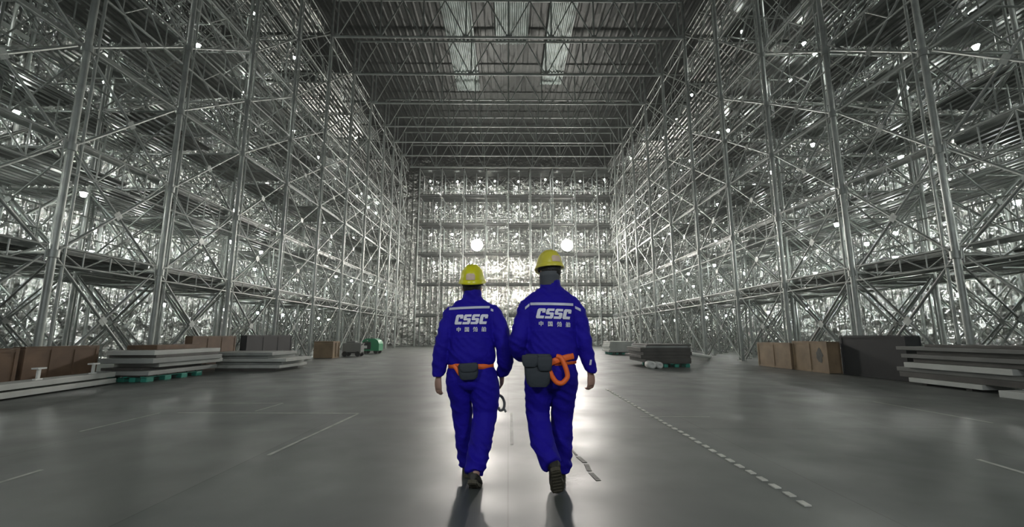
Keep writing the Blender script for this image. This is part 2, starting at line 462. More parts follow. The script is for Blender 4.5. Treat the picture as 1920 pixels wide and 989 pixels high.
# (x, z, name of the level, cord to the deck above)
ROWS = [(13.3, 18.1, 'top deck', .3), (12.2, 12.15, 'fifth deck', .2), (14.6, 15.1, 'sixth deck', .3), (14.9, 7.7, 'third deck', .3), (11.9, 5.15, 'second deck near the aisle', .2),
        (13.4, 3.75, 'second deck on a long cord', 1.6), (14.7, 2.45, 'first deck', .3), (14.6, 4.9, 'second deck near the wall', .4), (14.3, 9.9, 'fourth deck', .2)]
for sg in (-1, 1):
    side = 'left' if sg < 0 else 'right'
    for ri, (x, z, lv, cd) in enumerate(ROWS):
        for i in range(len(YS) - 1):
            y = (YS[i] + YS[i + 1]) / 2 + R.choice((-1, 1)) * R.uniform(.35, .95)
            if R.random() < .12: continue
            lamp((sg * (x + R.uniform(-.3, .3)), y, z), 'lit lamp below ' + lv + ', ' + ORD[i] + ' tower, ' + side + ' side',
                 'work lamps in the ' + side + ' scaffold', cd)
for i in range(9):
    for k, z in enumerate((2.5, 5.6, 8.8, 11.9, 15.0, 18.0)):
        if R.random() < .1 and not (2 <= i <= 5): continue
        lamp((FX[i] + 1.2 + R.uniform(-.6, .6), 46.6 + R.uniform(-.4, .4), z),
             'lit lamp under ' + ORD[k] + ' deck of far scaffold, ' + ORD[i] + ' bay from left', 'work lamps in the far scaffold', .35, 2 <= i <= 5 and k in (1, 2))

# two big floodlights at the far end
def flood(x, z, lab):
    t = empty('floodlight', (x, 44.3, z)); tag(t, lab, 'floodlight')
    b = MB(); n = 20
    b.rings([[Vector((math.cos(2*math.pi*i/n) * r, yy, math.sin(2*math.pi*i/n) * r)) for i in range(n)] for r, yy in ((.60, -.16), (.56, -.1), (.40, .2), (.14, .34))]); b.build('housing', M_GREY, t)
    b = MB()
    b.rings([[Vector((math.cos(2*math.pi*i/n) * r, yy, math.sin(2*math.pi*i/n) * r)) for i in range(n)] for r, yy in ((.57, -.17), (.50, -.27), (.34, -.38), (.12, -.44))]); b.build('lens', M_FLOOD, t)
    b = MB(); b.tube((-.62, 0, 0), (-.62, 0, -.5), .03); b.tube((.62, 0, 0), (.62, 0, -.5), .03); b.tube((-.62, 0, -.5), (.62, 0, -.5), .03)
    b.tube((0, 0, -.5), (0, .6, -.5), .04); b.build('yoke', M_GREY, t)
flood(-3.2, 10.2, 'big round white floodlight glaring at the far end, above the shorter worker')
flood(6.0, 10.2, 'big round white floodlight glaring at the far end, above the taller worker')

# ---------------------------------------------------------------- floor markings
def strip(name, p, q, wd, m, label):
    b = MB(); d = Vector((q[0] - p[0], q[1] - p[1], 0)); L = d.length; a = math.atan2(d.y, d.x)
    n = max(1, int(L / .5)); u = d.normalized(); w_ = Vector((-u.y, u.x, 0)) * wd / 2
    vs = []
    for i in range(n + 1):
        c = Vector((p[0], p[1], .003)) + d * i / n
        j = 1 + R.uniform(-.25, .25)
        vs += [c - w_ * j, c + w_ * j]
    b.add(vs, [(2*i, 2*i + 2, 2*i + 3, 2*i + 1) for i in range(n)])
    return tag(b.build(name, m), label, 'floor line')
strip('floor_line', (-4.9, 6.87), (-2.2, 6.80), .045, M_LINEF, 'pale painted line across the floor, nearer of the two left of the workers')
strip('floor_line', (-2.2, 6.76), (-2.30, 4.5), .045, M_LINEF, 'pale painted line running towards the camera left of the workers')
strip('floor_line', (-5.08, 7.8), (-3.81, 7.8), .035, M_LINEF, 'short faint painted line across the floor, farther of two at left')
strip('floor_line', (-3.81, 7.78), (-3.83, 7.0), .035, M_LINEF, 'very short faint line joining the two left cross lines')
strip('floor_line', (-5.16, 6.86), (-5.12, 5.58), .035, M_LINEF, 'faint painted line along the floor at far left foreground')
strip('floor_line', (-3.99, 4.05), (-3.95, 3.2), .04, M_LINEF, 'pale line at the lower left corner of the floor')
strip('floor_line', (6.34, 7.9), (6.36, 6.0), .045, M_LINEF, 'pale painted line on the right floor before the slab stack')
strip('floor_line', (4.36, 4.3), (4.2, 3.0), .04, M_LINEF, 'short pale line at the lower right corner of the floor')
strip('floor_line', (1.87, 6.5), (2.85, 6.48), .03, M_LINEF, 'faint cross line just right of the dashed line')
strip('floor_line', (.05, 6.8), (.04, 4.9), .03, M_LINEF, 'thin pale streak on the floor between the two workers')  # plain pale streak laid flat along the floor
b = MB()
y = 9.6; k = 0
while y > 3.2:
    l = .09 if y < 6.5 else .13
    b.box((2.09 - (9.3 - y) * .0105 + R.uniform(-.006, .006), y, .004), (.05, l, .008)); y -= l + .085; k += 1
tag(b.build('dashed_line', M_LINE), 'white dashed line stitched along the floor right of the workers', 'floor line', kind='stuff')
b = MB()
pts = [(.60, 5.0), (.64, 4.7), (.66, 4.45), (.70, 4.2), (.69, 3.95), (.72, 3.7)]
for p, q in zip(pts, pts[1:]):
    b.box(((p[0] + q[0]) / 2, (p[1] + q[1]) / 2, .0015), (.022 + .02 * (q[1] < 4.3), .2, .003), rz=math.atan2(p[0] - q[0], q[1] - p[1]) + math.pi)
tag(b.build('floor_crack', M_SCUFF), 'dark scuffed scratch on the floor beside the taller worker', 'floor mark')

# ---------------------------------------------------------------- stored material in front of the scaffold
def slab(loc, size, rz, m, label, group, bev=.008):
    b = MB(); b.box((0, 0, size[2] / 2), size)
    o = b.build('panel', m, None, bev); o.location = loc; o.rotation_euler = (0, 0, rz)
    return tag(o, label, 'panel', group)
def pallet(loc, size, rz, label, m=M_TEAL):
    t = empty('pallet', loc, rz); tag(t, label, 'pallet'); L, W_ = size
    b = MB(); n = 6
    for i in range(n): b.box((0, -W_ / 2 + (i + .5) * W_ / n, .15), (L, W_ / n * .82, .03))
    b.build('top_boards', M_SLABD, t)
    b = MB()
    for x in (-.42, 0, .42): b.box((x * L, 0, .1225), (.10, W_ * .99, .025))
    b.build('stringers', m, t)
    for x in (-.42, -.14, .14, .42):
        for y in (-.42, -.14, .14, .42):
            b = MB(); b.box((x * L, y * W_, .055), (.15, .15 * W_ / 1.4, .11)); b.build('foot', m, t, .01)
    return t
# left: two long pale panels at the picture's edge
ang = math.atan2(.42, 2.7)
def lp(s_, off): # along the run
    return (-9.18 - off - .155 * (s_), 9.0 + s_)
for k, z in enumerate((0.03, .17)):
    x, y = lp(0, .06 + .03 * k)
    slab((x, y, z), (.46, 3.7, .105), ang, M_SLABW, ('lower' if k == 0 else 'upper') + ' of the two long pale panels at the left edge', 'long pale panels at left edge')
for k, s_ in enumerate((-1.4, 0.0, 1.4)):
    x, y = lp(s_, .06)
    b = MB(); b.box((0, 0, .0125), (.06, .16, .025)); b.box((0, 0, .22), (.12, .2, .03)); b.box((0, 0, .115), (.035, .06, .2))
    t = b.build('bracket', M_WHITE); t.location = (x, y, .275); t.rotation_euler = (0, 0, ang)
    tag(t, 'small white bracket on the long pale panels, ' + ORD[k] + ' from the left', 'bracket', 'white brackets on the long panels')
for k, s_ in enumerate((-1.3, 1.3)):
    x, y = lp(s_, .08); b = MB(); b.box((0, 0, .0125), (.4, .1, .025))
    t = b.build('batten', M_SLABD); t.location = (x, y, 0.002); t.rotation_euler = (0, 0, ang)
    tag(t, 'dark batten under the long pale panels, ' + ('nearer one' if k == 0 else 'farther one'), 'batten')
def crate(loc, size, m, label, rz=0, boards=3, group=None):
    t = empty('crate', loc, rz); tag(t, label, 'crate', group)
    sx, sy, sz = size
    b = MB(); b.box((0, 0, sz / 2), (sx * .94, sy * .985, sz * .97)); b.build('body', m, t, .006)
    b = MB()
    for s_ in (-1, 1):
        for q in range(boards + 1):
            b.box((s_ * sx * .48, -sy / 2 + .04 + q * (sy - .08) / boards, sz / 2), (sx * .04 + .01, .07, sz * .98))
        for zz in (.035, sz - .035): b.box((s_ * sx * .475, 0, zz), (sx * .03 + .01, sy * .98, .06))
    b.build('frame', m, t)
    b = MB(); b.box((0, 0, sz + .008), (sx, sy, .016)); b.build('lid', m, t)
    return t
crate((-10.24, 8.15, 0), (.26, 2.5, .86), M_PLYR, 'long brown boarded crate at the left edge behind pale panels', boards=4)
crate((-10.24, 10.35, 0), (.26, 1.7, .88), M_PLYR, 'brown boarded crate left of the panel stack on teal pallet', boards=3)
# left: stack of panels on the teal pallet
pallet((-9.35, 12.2, 0), (1.0, 2.1), 0, 'teal plastic pallet under the left stack of grey panels')
zs = [(.167, .10, 1.3, 2.7, -9.45, 12.45, M_SLAB), (.33, .07, 1.0, 2.2, -9.6, 12.4, M_SLABD), (.402, .11, 1.15, 2.5, -9.42, 12.8, M_SLABW),
      (.515, .12, 1.3, 2.75, -9.42, 12.55, M_SLAB), (.66, .07, 1.2, 2.4, -9.5, 12.7, M_SLABD), (.732, .11, 1.15, 2.7, -9.52, 12.75, M_SLABW)]
z = .166
for k, (_, h, sx, sy, x, y, m) in enumerate(zs):
    slab((x, y, z), (sx, sy, h), R.uniform(-.03, .03), m, 'flat panel in the left stack on teal pallet, ' + ORD[k] + ' from the bottom', 'panels on the teal pallet')
    z += h + .001
b = MB(); b.box((0, 0, .06), (.8, 1.7, .12)); o = b.build('board', M_PLYR, None, .01); o.location = (-9.75, 12.9, z + .001)
tag(o, 'rusty brown board on top of the left panel stack', 'board')
# left: second stack, reaching into the hall
z = .0; z0s = [(.09, .35, 1.6, -8.45, 15.4, M_SLABD), (.10, 2.4, 1.9, -8.5, 15.5, M_SLABW), (.10, 2.1, 1.7, -8.45, 15.6, M_SLAB), (.10, 2.5, 1.8, -8.4, 15.5, M_SLABW),
               (.09, 2.0, 1.7, -8.75, 15.6, M_SLAB), (.10, 2.1, 1.8, -8.7, 15.5, M_SLAB)]
for k, (h, sx, sy, x, y, m) in enumerate(z0s):
    slab((x, y, z), (sx if k else 1.9, sy, h), R.uniform(-.05, .05), m, 'flat grey panel in the second left stack, ' + ORD[k] + ' from the bottom', 'panels in the second left stack')
    z += h + .001
crate((-10.24, 15.6, 0), (.24, 2.3, 1.1), M_PLYR, 'rust coloured crate behind the second left panel stack')
crate((-10.22, 19.2, 0), (.24, 3.6, 1.12), M_BOX, 'long dark crate between second left stack and the plywood box')
crate((-9.2, 22.9, 0), (.95, .9, .82), M_PLY, 'small plywood box standing before the left scaffold', boards=2)
# grey welding cart
t = empty('welding_cart', (-8.45, 24.6, 0)); tag(t, 'grey wheeled welding cart between plywood box and green machine', 'cart')
b = MB(); b.box((0, 0, .48), (1.0, .6, .5)); b.box((-.1, 0, .78), (.5, .4, .10)); b.build('body', M_GREY, t, .03)
b = MB(); b.path([(.5, -.2, .6), (.7, -.2, .85), (.7, .2, .85), (.5, .2, .6)], .02, 6); b.build('handle', M_BLACK, t)
for x in (-.35, .35):
    for y in (-.3, .3):
        b = MB(); b.tube((x, y - .03, .14), (x, y + .03, .14), .14, 14); b.build('wheel', M_BLACK, t)
        
b = MB(); b.box((0, 0, .2), (.9, .5, .06)); b.build('chassis', M_BLACK, t)
# green machine
t = empty('compressor', (-8.55, 28.3, 0)); tag(t, 'green wheeled compressor with rounded top before the left scaffold', 'compressor')
b = MB(); n = 16
prof = [(-.55, .18), (-.55, .62), (-.46, .82), (-.28, .93), (.28, .93), (.46, .82), (.55, .62), (.55, .18)]
b.rings([[Vector((x, yy, z_)) for x, z_ in prof] for yy in (-.45, .45)], smooth=False); b.build('body', M_GREEN, t, .03)
b = MB(); b.box((-.2, -.458, .5), (.5, .02, .45)); b.build('end_panel', M_BLACK, t, .01)
b = MB(); b.box((-.3, -.475, .42), (.26, .012, .16)); b.build('data_plate', M_WHITE, t)
for x in (-.36, .36):
    for y in (-.38, .38):
        b = MB(); b.tube((x, y - .05, .14), (x, y + .05, .14), .14, 14); b.build('wheel', M_BLACK, t)

# right: far white stack, dark stack with rolls, pipe
pallet((6.65, 27.3, 0), (1.3, 1.4), 0, 'teal pallet under the distant white panel stack at right')
z = .166
for k in range(5):
    slab((6.65 + R.uniform(-.05, .05), 27.3, z), (1.4, 1.9, .12), 0, M_SLABW, 'white panel in the distant right stack, ' + ORD[k] + ' from the bottom', 'white panels in the distant right stack'); z += .121
pallet((5.85, 16.8, 0), (1.4, 1.4), 0, 'teal pallet under the dark panel stack at right')
z = .166
for k, (h, sx, dx, m) in enumerate([(.16, 1.65, .0, M_SLABD), (.10, 1.8, -.1, M_SLABD), (.12, 1.75, 0, M_SLABD), (.14, 1.8, -.05, M_SLABD), (.07, 1.5, .0, M_SLAB), (.05, 1.6, .08, M_SLABD)]):
    slab((5.75 + dx, 17.2, z), (sx, 2.1, h), R.uniform(-.03, .03), m, 'panel in the dark right stack behind the taller worker, ' + ORD[k] + ' from bottom', 'panels in the dark right stack'); z += h + .001
def roll(loc, r, L, label, m=M_WHITE):
    b = MB(); n = 18
    b.rings([[Vector((math.cos(2*math.pi*i/n) * q, yy, math.sin(2*math.pi*i/n) * q)) for i in range(n)] for q, yy in ((r * .3, .03), (r * .3, 0), (r, 0), (r, L), (r * .3, L))])
    o = b.build('roll', m); o.location = loc; tag(o, label, 'roll', 'pale rolls before the dark right stack'); return o
roll((4.95, 15.45, .13), .125, .5, 'pale roll lying on floor at left front of dark right stack')
roll((5.22, 15.5, .115), .11, .5, 'pale roll beside the first roll before dark right stack')
b = MB(); b.tube((6.82, 17.5, .46), (10.0, 22.3, .08), .08, 10)
tag(b.build('pipe', M_WHITE), 'white pipe leaning from the dark right stack down to the floor', 'pipe')
b = MB(); b.box((0, 0, .165), (.3, .2, .33)); o = b.build('block', M_SLABD); o.location = (6.95, 17.72, 0); tag(o, 'small grey block propping the white pipe beside the dark stack', 'block')
# right: plywood crates, black case, big slab stack
crate((9.72, 16.1, 0), (.4, 2.0, .86), M_PLY, 'plywood crate at right, the farther of the two', boards=2)
crate((9.78, 14.25, 0), (.4, 1.65, .93), M_PLY, 'plywood crate at right with a dark stain, next to black case', boards=2)
stained = [o for o in COL.objects if o.get('label', '').startswith('plywood crate at right with a dark stain')][0]
b = MB(); n = 18
b.rings([[Vector((xx, -.45 + math.cos(2*math.pi*i/n) * .13 * (1 + .25 * math.sin(i * 2.3)), .52 + math.sin(2*math.pi*i/n) * .22 * (1 + .15 * math.sin(i * 1.7)))) for i in range(n)] for xx in (-.192, -.186)])
b.build('stain', M_SCUFF, stained)
crate((10.1, 12.2, 0), (.4, 2.2, 1.12), M_BOX, 'black sheeted case between plywood crates and slab stack', boards=1)
for k, (z, h, y0, y1, x0, x1, m) in enumerate([(.05, .10, 9.05, 10.7, 9.5, 10.3, M_SLABW), (.151, .13, 6.9, 11.0, 9.56, 10.3, M_SLABD), (.282, .10, 7.2, 11.05, 9.55, 10.3, M_SLABG),
        (.383, .12, 8.45, 10.75, 9.48, 10.25, M_SLABW), (.504, .10, 6.9, 10.6, 9.58, 10.3, M_SLABD), (.605, .09, 7.0, 10.85, 9.52, 10.3, M_SLABG),
        (.696, .09, 7.1, 10.5, 9.6, 10.3, M_SLABD), (.787, .085, 7.0, 10.95, 9.5, 10.3, M_SLABG), (.873, .06, 7.2, 10.3, 9.6, 10.3, M_SLABD)]):
    slab(((x0 + x1) / 2, (y0 + y1) / 2, z), (x1 - x0, y1 - y0, h), R.uniform(-.006, .006), m, 'long slab in the stack at the right edge, ' + ORD[k] + ' from the bottom', 'long slabs at the right edge')
for k, y in enumerate((8.0, 9.4, 10.4)):
    b = MB(); b.box((0, 0, .0245), (.7, .12, .049)); 
    o = b.build('batten', M_SLABD); o.location = (9.93, y, 0); tag(o, 'dark batten under the right edge slab stack, ' + ORD[k] + ' from the camera', 'batten')
b = MB(); b.box((0, 0, .065), (.34, 1.0, .13)); o = b.build('block', M_SLABW, None, .012); o.location = (9.27, 7.9, 0)
tag(o, 'pale grey block on the floor at the right edge of the picture', 'block')

# ---------------------------------------------------------------- people
DG = None
def sweep(b, pts, n=20, fwd=(0, 1, 0)):
    """pts: (x, y, z, r_side, r_front); a smooth tapered limb or trunk with elliptical rings"""
    P = [Vector(p[:3]) for p in pts]; rings = []
    for i, p in enumerate(P):
        a = (P[min(i + 1, len(P) - 1)] - P[max(i - 1, 0)]).normalized()
        f = Vector(fwd) - a * a.dot(Vector(fwd))
        if f.length < .2: f = Vector((0, 0, 1)) - a * a.z
        f.normalize(); s_ = a.cross(f)
        rx, ry = pts[i][3], pts[i][4]
        rings.append([p + s_ * math.cos(2*math.pi*k/n) * rx + f * math.sin(2*math.pi*k/n) * ry for k in range(n)])
    b.rings(rings)
def dens(pts, k=4):
    """Catmull-Rom refinement of a control list"""
    out = []; n = len(pts)
    for i in range(n - 1):
        p0, p1, p2, p3 = pts[max(i-1, 0)], pts[i], pts[i+1], pts[min(i+2, n-1)]
        for j in range(k):
            t = j / k
            out.append(tuple(.5 * (2*b_ + (c - a) * t + (2*a - 5*b_ + 4*c - d) * t*t + (3*b_ - a - 3*c + d) * t**3) for a, b_, c, d in zip(p0, p1, p2, p3)))
    out.append(tuple(pts[-1])); return out
def ell(b, c, r, n=20, m=12):
    c = Vector(c)
    b.rings([[c + Vector((math.cos(2*math.pi*i/n) * math.sin(math.pi*j/m) * r[0], math.sin(2*math.pi*i/n) * math.sin(math.pi*j/m) * r[1], -math.cos(math.pi*j/m) * r[2])) for i in range(n)] for j in range(1, m)])
def fuse(b, name, m, parent, voxel, smooth=4, wr=0.0, wfun=None):
    """weld overlapping shapes into one continuous skin, relax it, add cloth folds"""
    o = b.build('tmp', None)
    md = o.modifiers.new('r', 'REMESH'); md.mode = 'VOXEL'; md.voxel_size = voxel; md.use_smooth_shade = True
    if smooth:
        ms = o.modifiers.new('s', 'SMOOTH'); ms.factor = .6; ms.iterations = smooth
    bpy.context.view_layer.update()
    me = bpy.data.meshes.new_from_object(o.evaluated_get(bpy.context.evaluated_depsgraph_get()))
    bpy.data.objects.remove(o)
    if wr:
        nrm = [v.normal.copy() for v in me.vertices]
        for v, nn in zip(me.vertices, nrm):
            p = v.co
            a = wfun(p) if wfun else 1.0
            q = Vector((p.x * 6, p.y * 6, p.z * 13 + p.x * 9))
            f = 1 - abs(noise.noise(q)) * 2.6
            f2 = noise.noise(p * 22)
            v.co = p + nn * ((f * .75 + f2 * .3) * wr * a)
    for pl in me.polygons: pl.use_smooth = True
    me.materials.clear(); me.materials.append(m)
    me.name = name
    o = bpy.data.objects.new(name, me); COL.objects.link(o); o.parent = parent
    return o
def bvh(o):
    me = o.data
    return BVHTree.FromPolygons([v.co.copy() for v in me.vertices], [tuple(p.vertices) for p in me.polygons])
def onto_back(tree, vs2, fs, off, name, m, parent, M=None):
    """lay a flat outline (x, z) onto the back of a garment, following its curve"""
    bm = bmesh.new()
    vv = [bm.verts.new((x, 0, z)) for x, z in vs2]
    for f in fs:
        try: bm.faces.new([vv[i] for i in f])
        except ValueError: pass
    bm.normal_update()
    bmesh.ops.triangulate(bm, faces=bm.faces[:])
    for _ in range(4):
        es = [e for e in bm.edges if e.calc_length() > .014]
        if not es: break
        bmesh.ops.subdivide_edges(bm, edges=es, cuts=1)
        bmesh.ops.triangulate(bm, faces=bm.faces[:])
    hit_y = []
    for v in bm.verts:
        h = tree.ray_cast(Vector((v.co.x, -2, v.co.z)), Vector((0, 1, 0)))
        v.co.y = (h[0].y if h[0] else 0) - off
    me = bpy.data.meshes.new(name); bm.to_mesh(me); bm.free()
    me.materials.append(m)
    o = bpy.data.objects.new(name, me); COL.objects.link(o); o.parent = parent
    sd = o.modifiers.new('thick', 'SOLIDIFY'); sd.thickness = .002; sd.offset = 0
    return o
def stroke_quads(segs, w, ox, oz, sx, sz, shear):
    vs, fs = [], []
    for x0, z0, x1, z1 in segs:   # axis aligned boxes in the unit letter
        k = len(vs)
        for x, z in ((x0, z0), (x1, z0), (x1, z1), (x0, z1)):
            vs.append((ox + x * sx + (z - .5) * sz * shear, oz + z * sz))
        fs.append((k, k+1, k+2, k+3))
    return vs, fs
def letter_shapes(ch):
    T, H_ = .40, .27
    if ch == 'C': return [[(0, .12), (.12, 0), (.95, 0), (.95, H_), (.42, H_), (.42, 1 - H_), (.60, 1 - H_), (.60, .58), (.98, .58), (.98, .88), (.86, 1), (.14, 1), (0, .88)]]
    return [[(0, 0), (.86, 0), (.98, .12), (.98, .52), (.88, .62), (.38, .62), (.38, .76), (.95, .76), (.95, 1), (.12, 1), (0, .88), (0, .50), (.10, .40), (.58, .40), (.58, .24), (0, .24)]]
def logo(tree, cx, cz, w, h, parent, rot=0.0):
    vs, fs = [], []; lw = w / 4
    for i, ch in enumerate('CSSC'):
        for poly in letter_shapes(ch):
            k = len(vs)
            for x, z in poly:
                X = -w/2 + i * lw + x * lw * .93; Z = (z - .5) * h
                X += Z * .22
                vs.append((cx + X * math.cos(rot) - Z * math.sin(rot), cz + X * math.sin(rot) + Z * math.cos(rot)))
            fs.append(tuple(range(k, len(vs))))
    return onto_back(tree, vs, fs, .007, 'printed_logo', M_LOGO, parent)
def small_text(tree, txt, cx, cz, w, h, parent, rot=0.0):
    for i, ch in enumerate(txt):
        cu = bpy.data.curves.new('t', 'FONT'); cu.body = ch; cu.size = h * 1.15; cu.align_x = 'CENTER'; cu.resolution_u = 2
        cu.offset = .0008
        o = bpy.data.objects.new('t', cu); COL.objects.link(o)
        bpy.context.view_layer.update()
        me = bpy.data.meshes.new_from_object(o.evaluated_get(bpy.context.evaluated_depsgraph_get()))
        X = (i - 1.5) * w / 3
        vs = [(cx + X + v.co.x, cz - h / 2 + v.co.y + X * math.tan(rot)) for v in me.vertices]
        fs = [tuple(p.vertices) for p in me.polygons]
        bpy.data.objects.remove(o)
        if fs: onto_back(tree, vs, fs, .006, 'printed_character', M_LOGO, parent)
def band(tree, pts, wd, name, m, parent, off=.006):
    vs, fs = [], []; n = 10
    for a, c in zip(pts, pts[1:]):
        for j in range(n):
            k = len(vs); t0, t1 = j / n, (j + 1) / n
            p = (a[0] + (c[0] - a[0]) * t0, a[1] + (c[1] - a[1]) * t0); q = (a[0] + (c[0] - a[0]) * t1, a[1] + (c[1] - a[1]) * t1)
            vs += [(p[0], p[1] - wd/2), (q[0], q[1] - wd/2), (q[0], q[1] + wd/2), (p[0], p[1] + wd/2)]
            fs.append((k, k+1, k+2, k+3))
    return onto_back(tree, vs, fs, off, name, m, parent)

def hand(b, wrist, side, yaw, k=1.0, curl=1.0, fwd_tilt=0.0):
    """palm, four unequal bent fingers, thumb off the side of the palm; side -1 = image left"""
    T = Matrix.Translation(wrist) @ Matrix.Rotation(yaw, 4, 'Z') @ Matrix.Rotation(fwd_tilt, 4, 'X')
    inn = -side
    def tp(x, y, z): return T @ Vector((x * k, y * k, z * k))
    def sw(pts, n=10):
        P = [tp(*p[:3]) for p in pts]; rings = []
        fv = (T.to_3x3() @ Vector((0, 1, 0)))
        for i, p in enumerate(P):
            a = (P[min(i+1, len(P)-1)] - P[max(i-1, 0)]).normalized(); f = fv - a * a.dot(fv); f.normalize(); s_ = a.cross(f)
            rings.append([p + s_ * math.cos(2*math.pi*q/n) * pts[i][3] * k + f * math.sin(2*math.pi*q/n) * pts[i][4] * k for q in range(n)])
        b.rings(rings)
    sw(dens([(0, 0, .05, .026, .029), (0, 0, 0, .021, .028), (0, .002, -.03, .019, .037), (inn * .003, .002, -.07, .017, .043), (inn * .007, 0, -.094, .013, .040)], 2), 14)
    for fy, L, r in ((.031, .068, .0092), (.0105, .076, .0096), (-.0105, .070, .0090), (-.030, .055, .0080)):
        p = Vector((inn * .006, fy, -.085)); a = math.radians(18) * curl; pts = [(p.x, p.y, p.z + .02, r, r), (p.x, p.y, p.z, r, r)]
        for seg, da in ((.45, 28), (.31, 38), (.24, 26)):
            p = p + Vector((inn * math.sin(a), 0, -math.cos(a))) * L * seg
            pts.append((p.x, p.y, p.z, r * (1.0 if seg > .4 else .92 if seg > .3 else .8), r * (1.0 if seg > .4 else .92 if seg > .3 else .8)))
            a += math.radians(da) * curl
        sw(pts, 8)
    sw([(inn * .004, .022, -.02, .013, .013), (inn * .010, .043, -.040, .0115, .0115), (inn * .019, .054, -.062, .0105, .0105), (inn * .026, .052, -.084, .0085, .0085)], 8)

def helmet(parent, c, k, yaw, shell, tilt=0.0):
    h = empty('safety_helmet', c); h.parent = parent; h.rotation_euler = (tilt, 0, yaw); h['label'] = 'yellow hard hat'
    n, m = 40, 14
    def pt(i, j, g=0.0):
        th = 2*math.pi*i/n; ph = (math.pi/2) * j / m           # j=0 rim, j=m crown
        cx, sy = math.cos(th), math.sin(th)
        rr = math.cos(ph) ** .8
        x, y, z = (.108 + g) * rr * cx, (.138 + g) * rr * sy, (.150 + g) * math.sin(ph) ** .95
        if j > 3:                                               # three raised crown ridges
            for rx in (-.034, 0, .034):
                d = abs(x - rx)
                if d < .014 and abs(y) < .125: z += .008 * (1 - d / .014)
        return Vector((x * k, y * k, z * k))
    b = MB(); rg = [[pt(i, j) for i in range(n)] for j in range(m)]
    b.rings(rg, cap=False); top = [Vector((0, 0, .158 * k))]
    b.add(rg[-1] + top, [(i, (i + 1) % n, n) for i in range(n)], True)
    rin = [[pt(i, j, -.005) for i in range(n)] for j in range(m - 1, -1, -1)]
    b.rings(rin, cap=True)
    sh = b.build('shell', shell, h)
    b = MB()
    def rim(i, o, z):
        th = 2*math.pi*i/n; v = max(0, math.sin(th)) ** 5
        return Vector(((.108 + o) * math.cos(th), (.138 + o + v * .045 * (o > .004)) * math.sin(th), z - v * .012 * (o > .004))) * k
    b.rings([[rim(i, o, z) for i in range(n)] for o, z in ((.0005, .026), (.006, .018), (.014, -.004), (.013, -.010), (0, -.006))], cap=False)
    b.rings([[rim(i, o, z) for i in range(n)] for o, z in ((0, -.006), (-.004, .01))], cap=False)
    b.build('brim', shell, h)
    b = MB()
    b.rings([[Vector((math.cos(2*math.pi*i/n) * r * k, (math.sin(2*math.pi*i/n) * r * 1.27) * k, z * k)) for i in range(n)] for r, z in ((.094, .01), (.094, -.028), (.090, -.028), (.090, .01))], cap=False)
    b.build('headband', M_BLACK, h)
    tr = bvh(sh)
    st = onto_back(tr, [(x * k, z * k) for x, z in ((-.036, .030), (.038, .030), (.040, .068), (.026, .084), (-.028, .084), (-.039, .066))], [(0, 1, 2, 3, 4, 5)], .003, 'sticker', M_STICK, h)
    return h

def boot(parent, M, k=1.0):
    b = MB()
    prof = [(-.085, .018, .045), (-.075, .034, .085), (-.05, .040, .105), (0, .042, .10), (.05, .044, .082), (.10, .050, .062), (.15, .052, .050), (.185, .044, .042), (.205, .022, .032)]
    rings = []
    for y, w_, h in dens(prof, 2):
        rg = []
        for q in range(16):
            t = 2*math.pi*q/16; cx, sz = math.cos(t), math.sin(t)
            rg.append(M @ Vector((w_ * k * math.copysign(abs(cx) ** .7, cx), y * k, (h / 2 + .02 + sz * h / 2) * k)))
        rings.append(rg)
    b.rings(rings)
    b.rings([[M @ Vector((math.cos(2*math.pi*q/16) * .046 * k, (-.03 + math.sin(2*math.pi*q/16) * .052) * k, z * k)) for q in range(16)] for z in (.06, .12, .17)])
    o = b.build('boot', M_BOOT, parent)
    b = MB()
    out = [(-.034, -.088), (-.040, -.04), (-.036, .02), (-.050, .09), (-.052, .15), (-.038, .198), (0, .215), (.036, .198), (.050, .15), (.048, .09), (.034, .02), (.038, -.04), (.032, -.088), (0, -.098)]
    lo = [M @ Vector((x * k, y * k, 0)) for x, y in out]; hi = [M @ Vector((x * k * .97, y * k * .985, .026 * k)) for x, y in out]
    b.rings([lo, hi], smooth=False)
    for q in range(7):
        yy = -.07 + q * .042
        b.box(M @ Vector((0, yy * k, -.001)), (.062 * k, .018 * k, .006), M=M.to_quaternion().to_matrix().to_4x4())
    b.build('sole', M_SOLE, o)
    return o

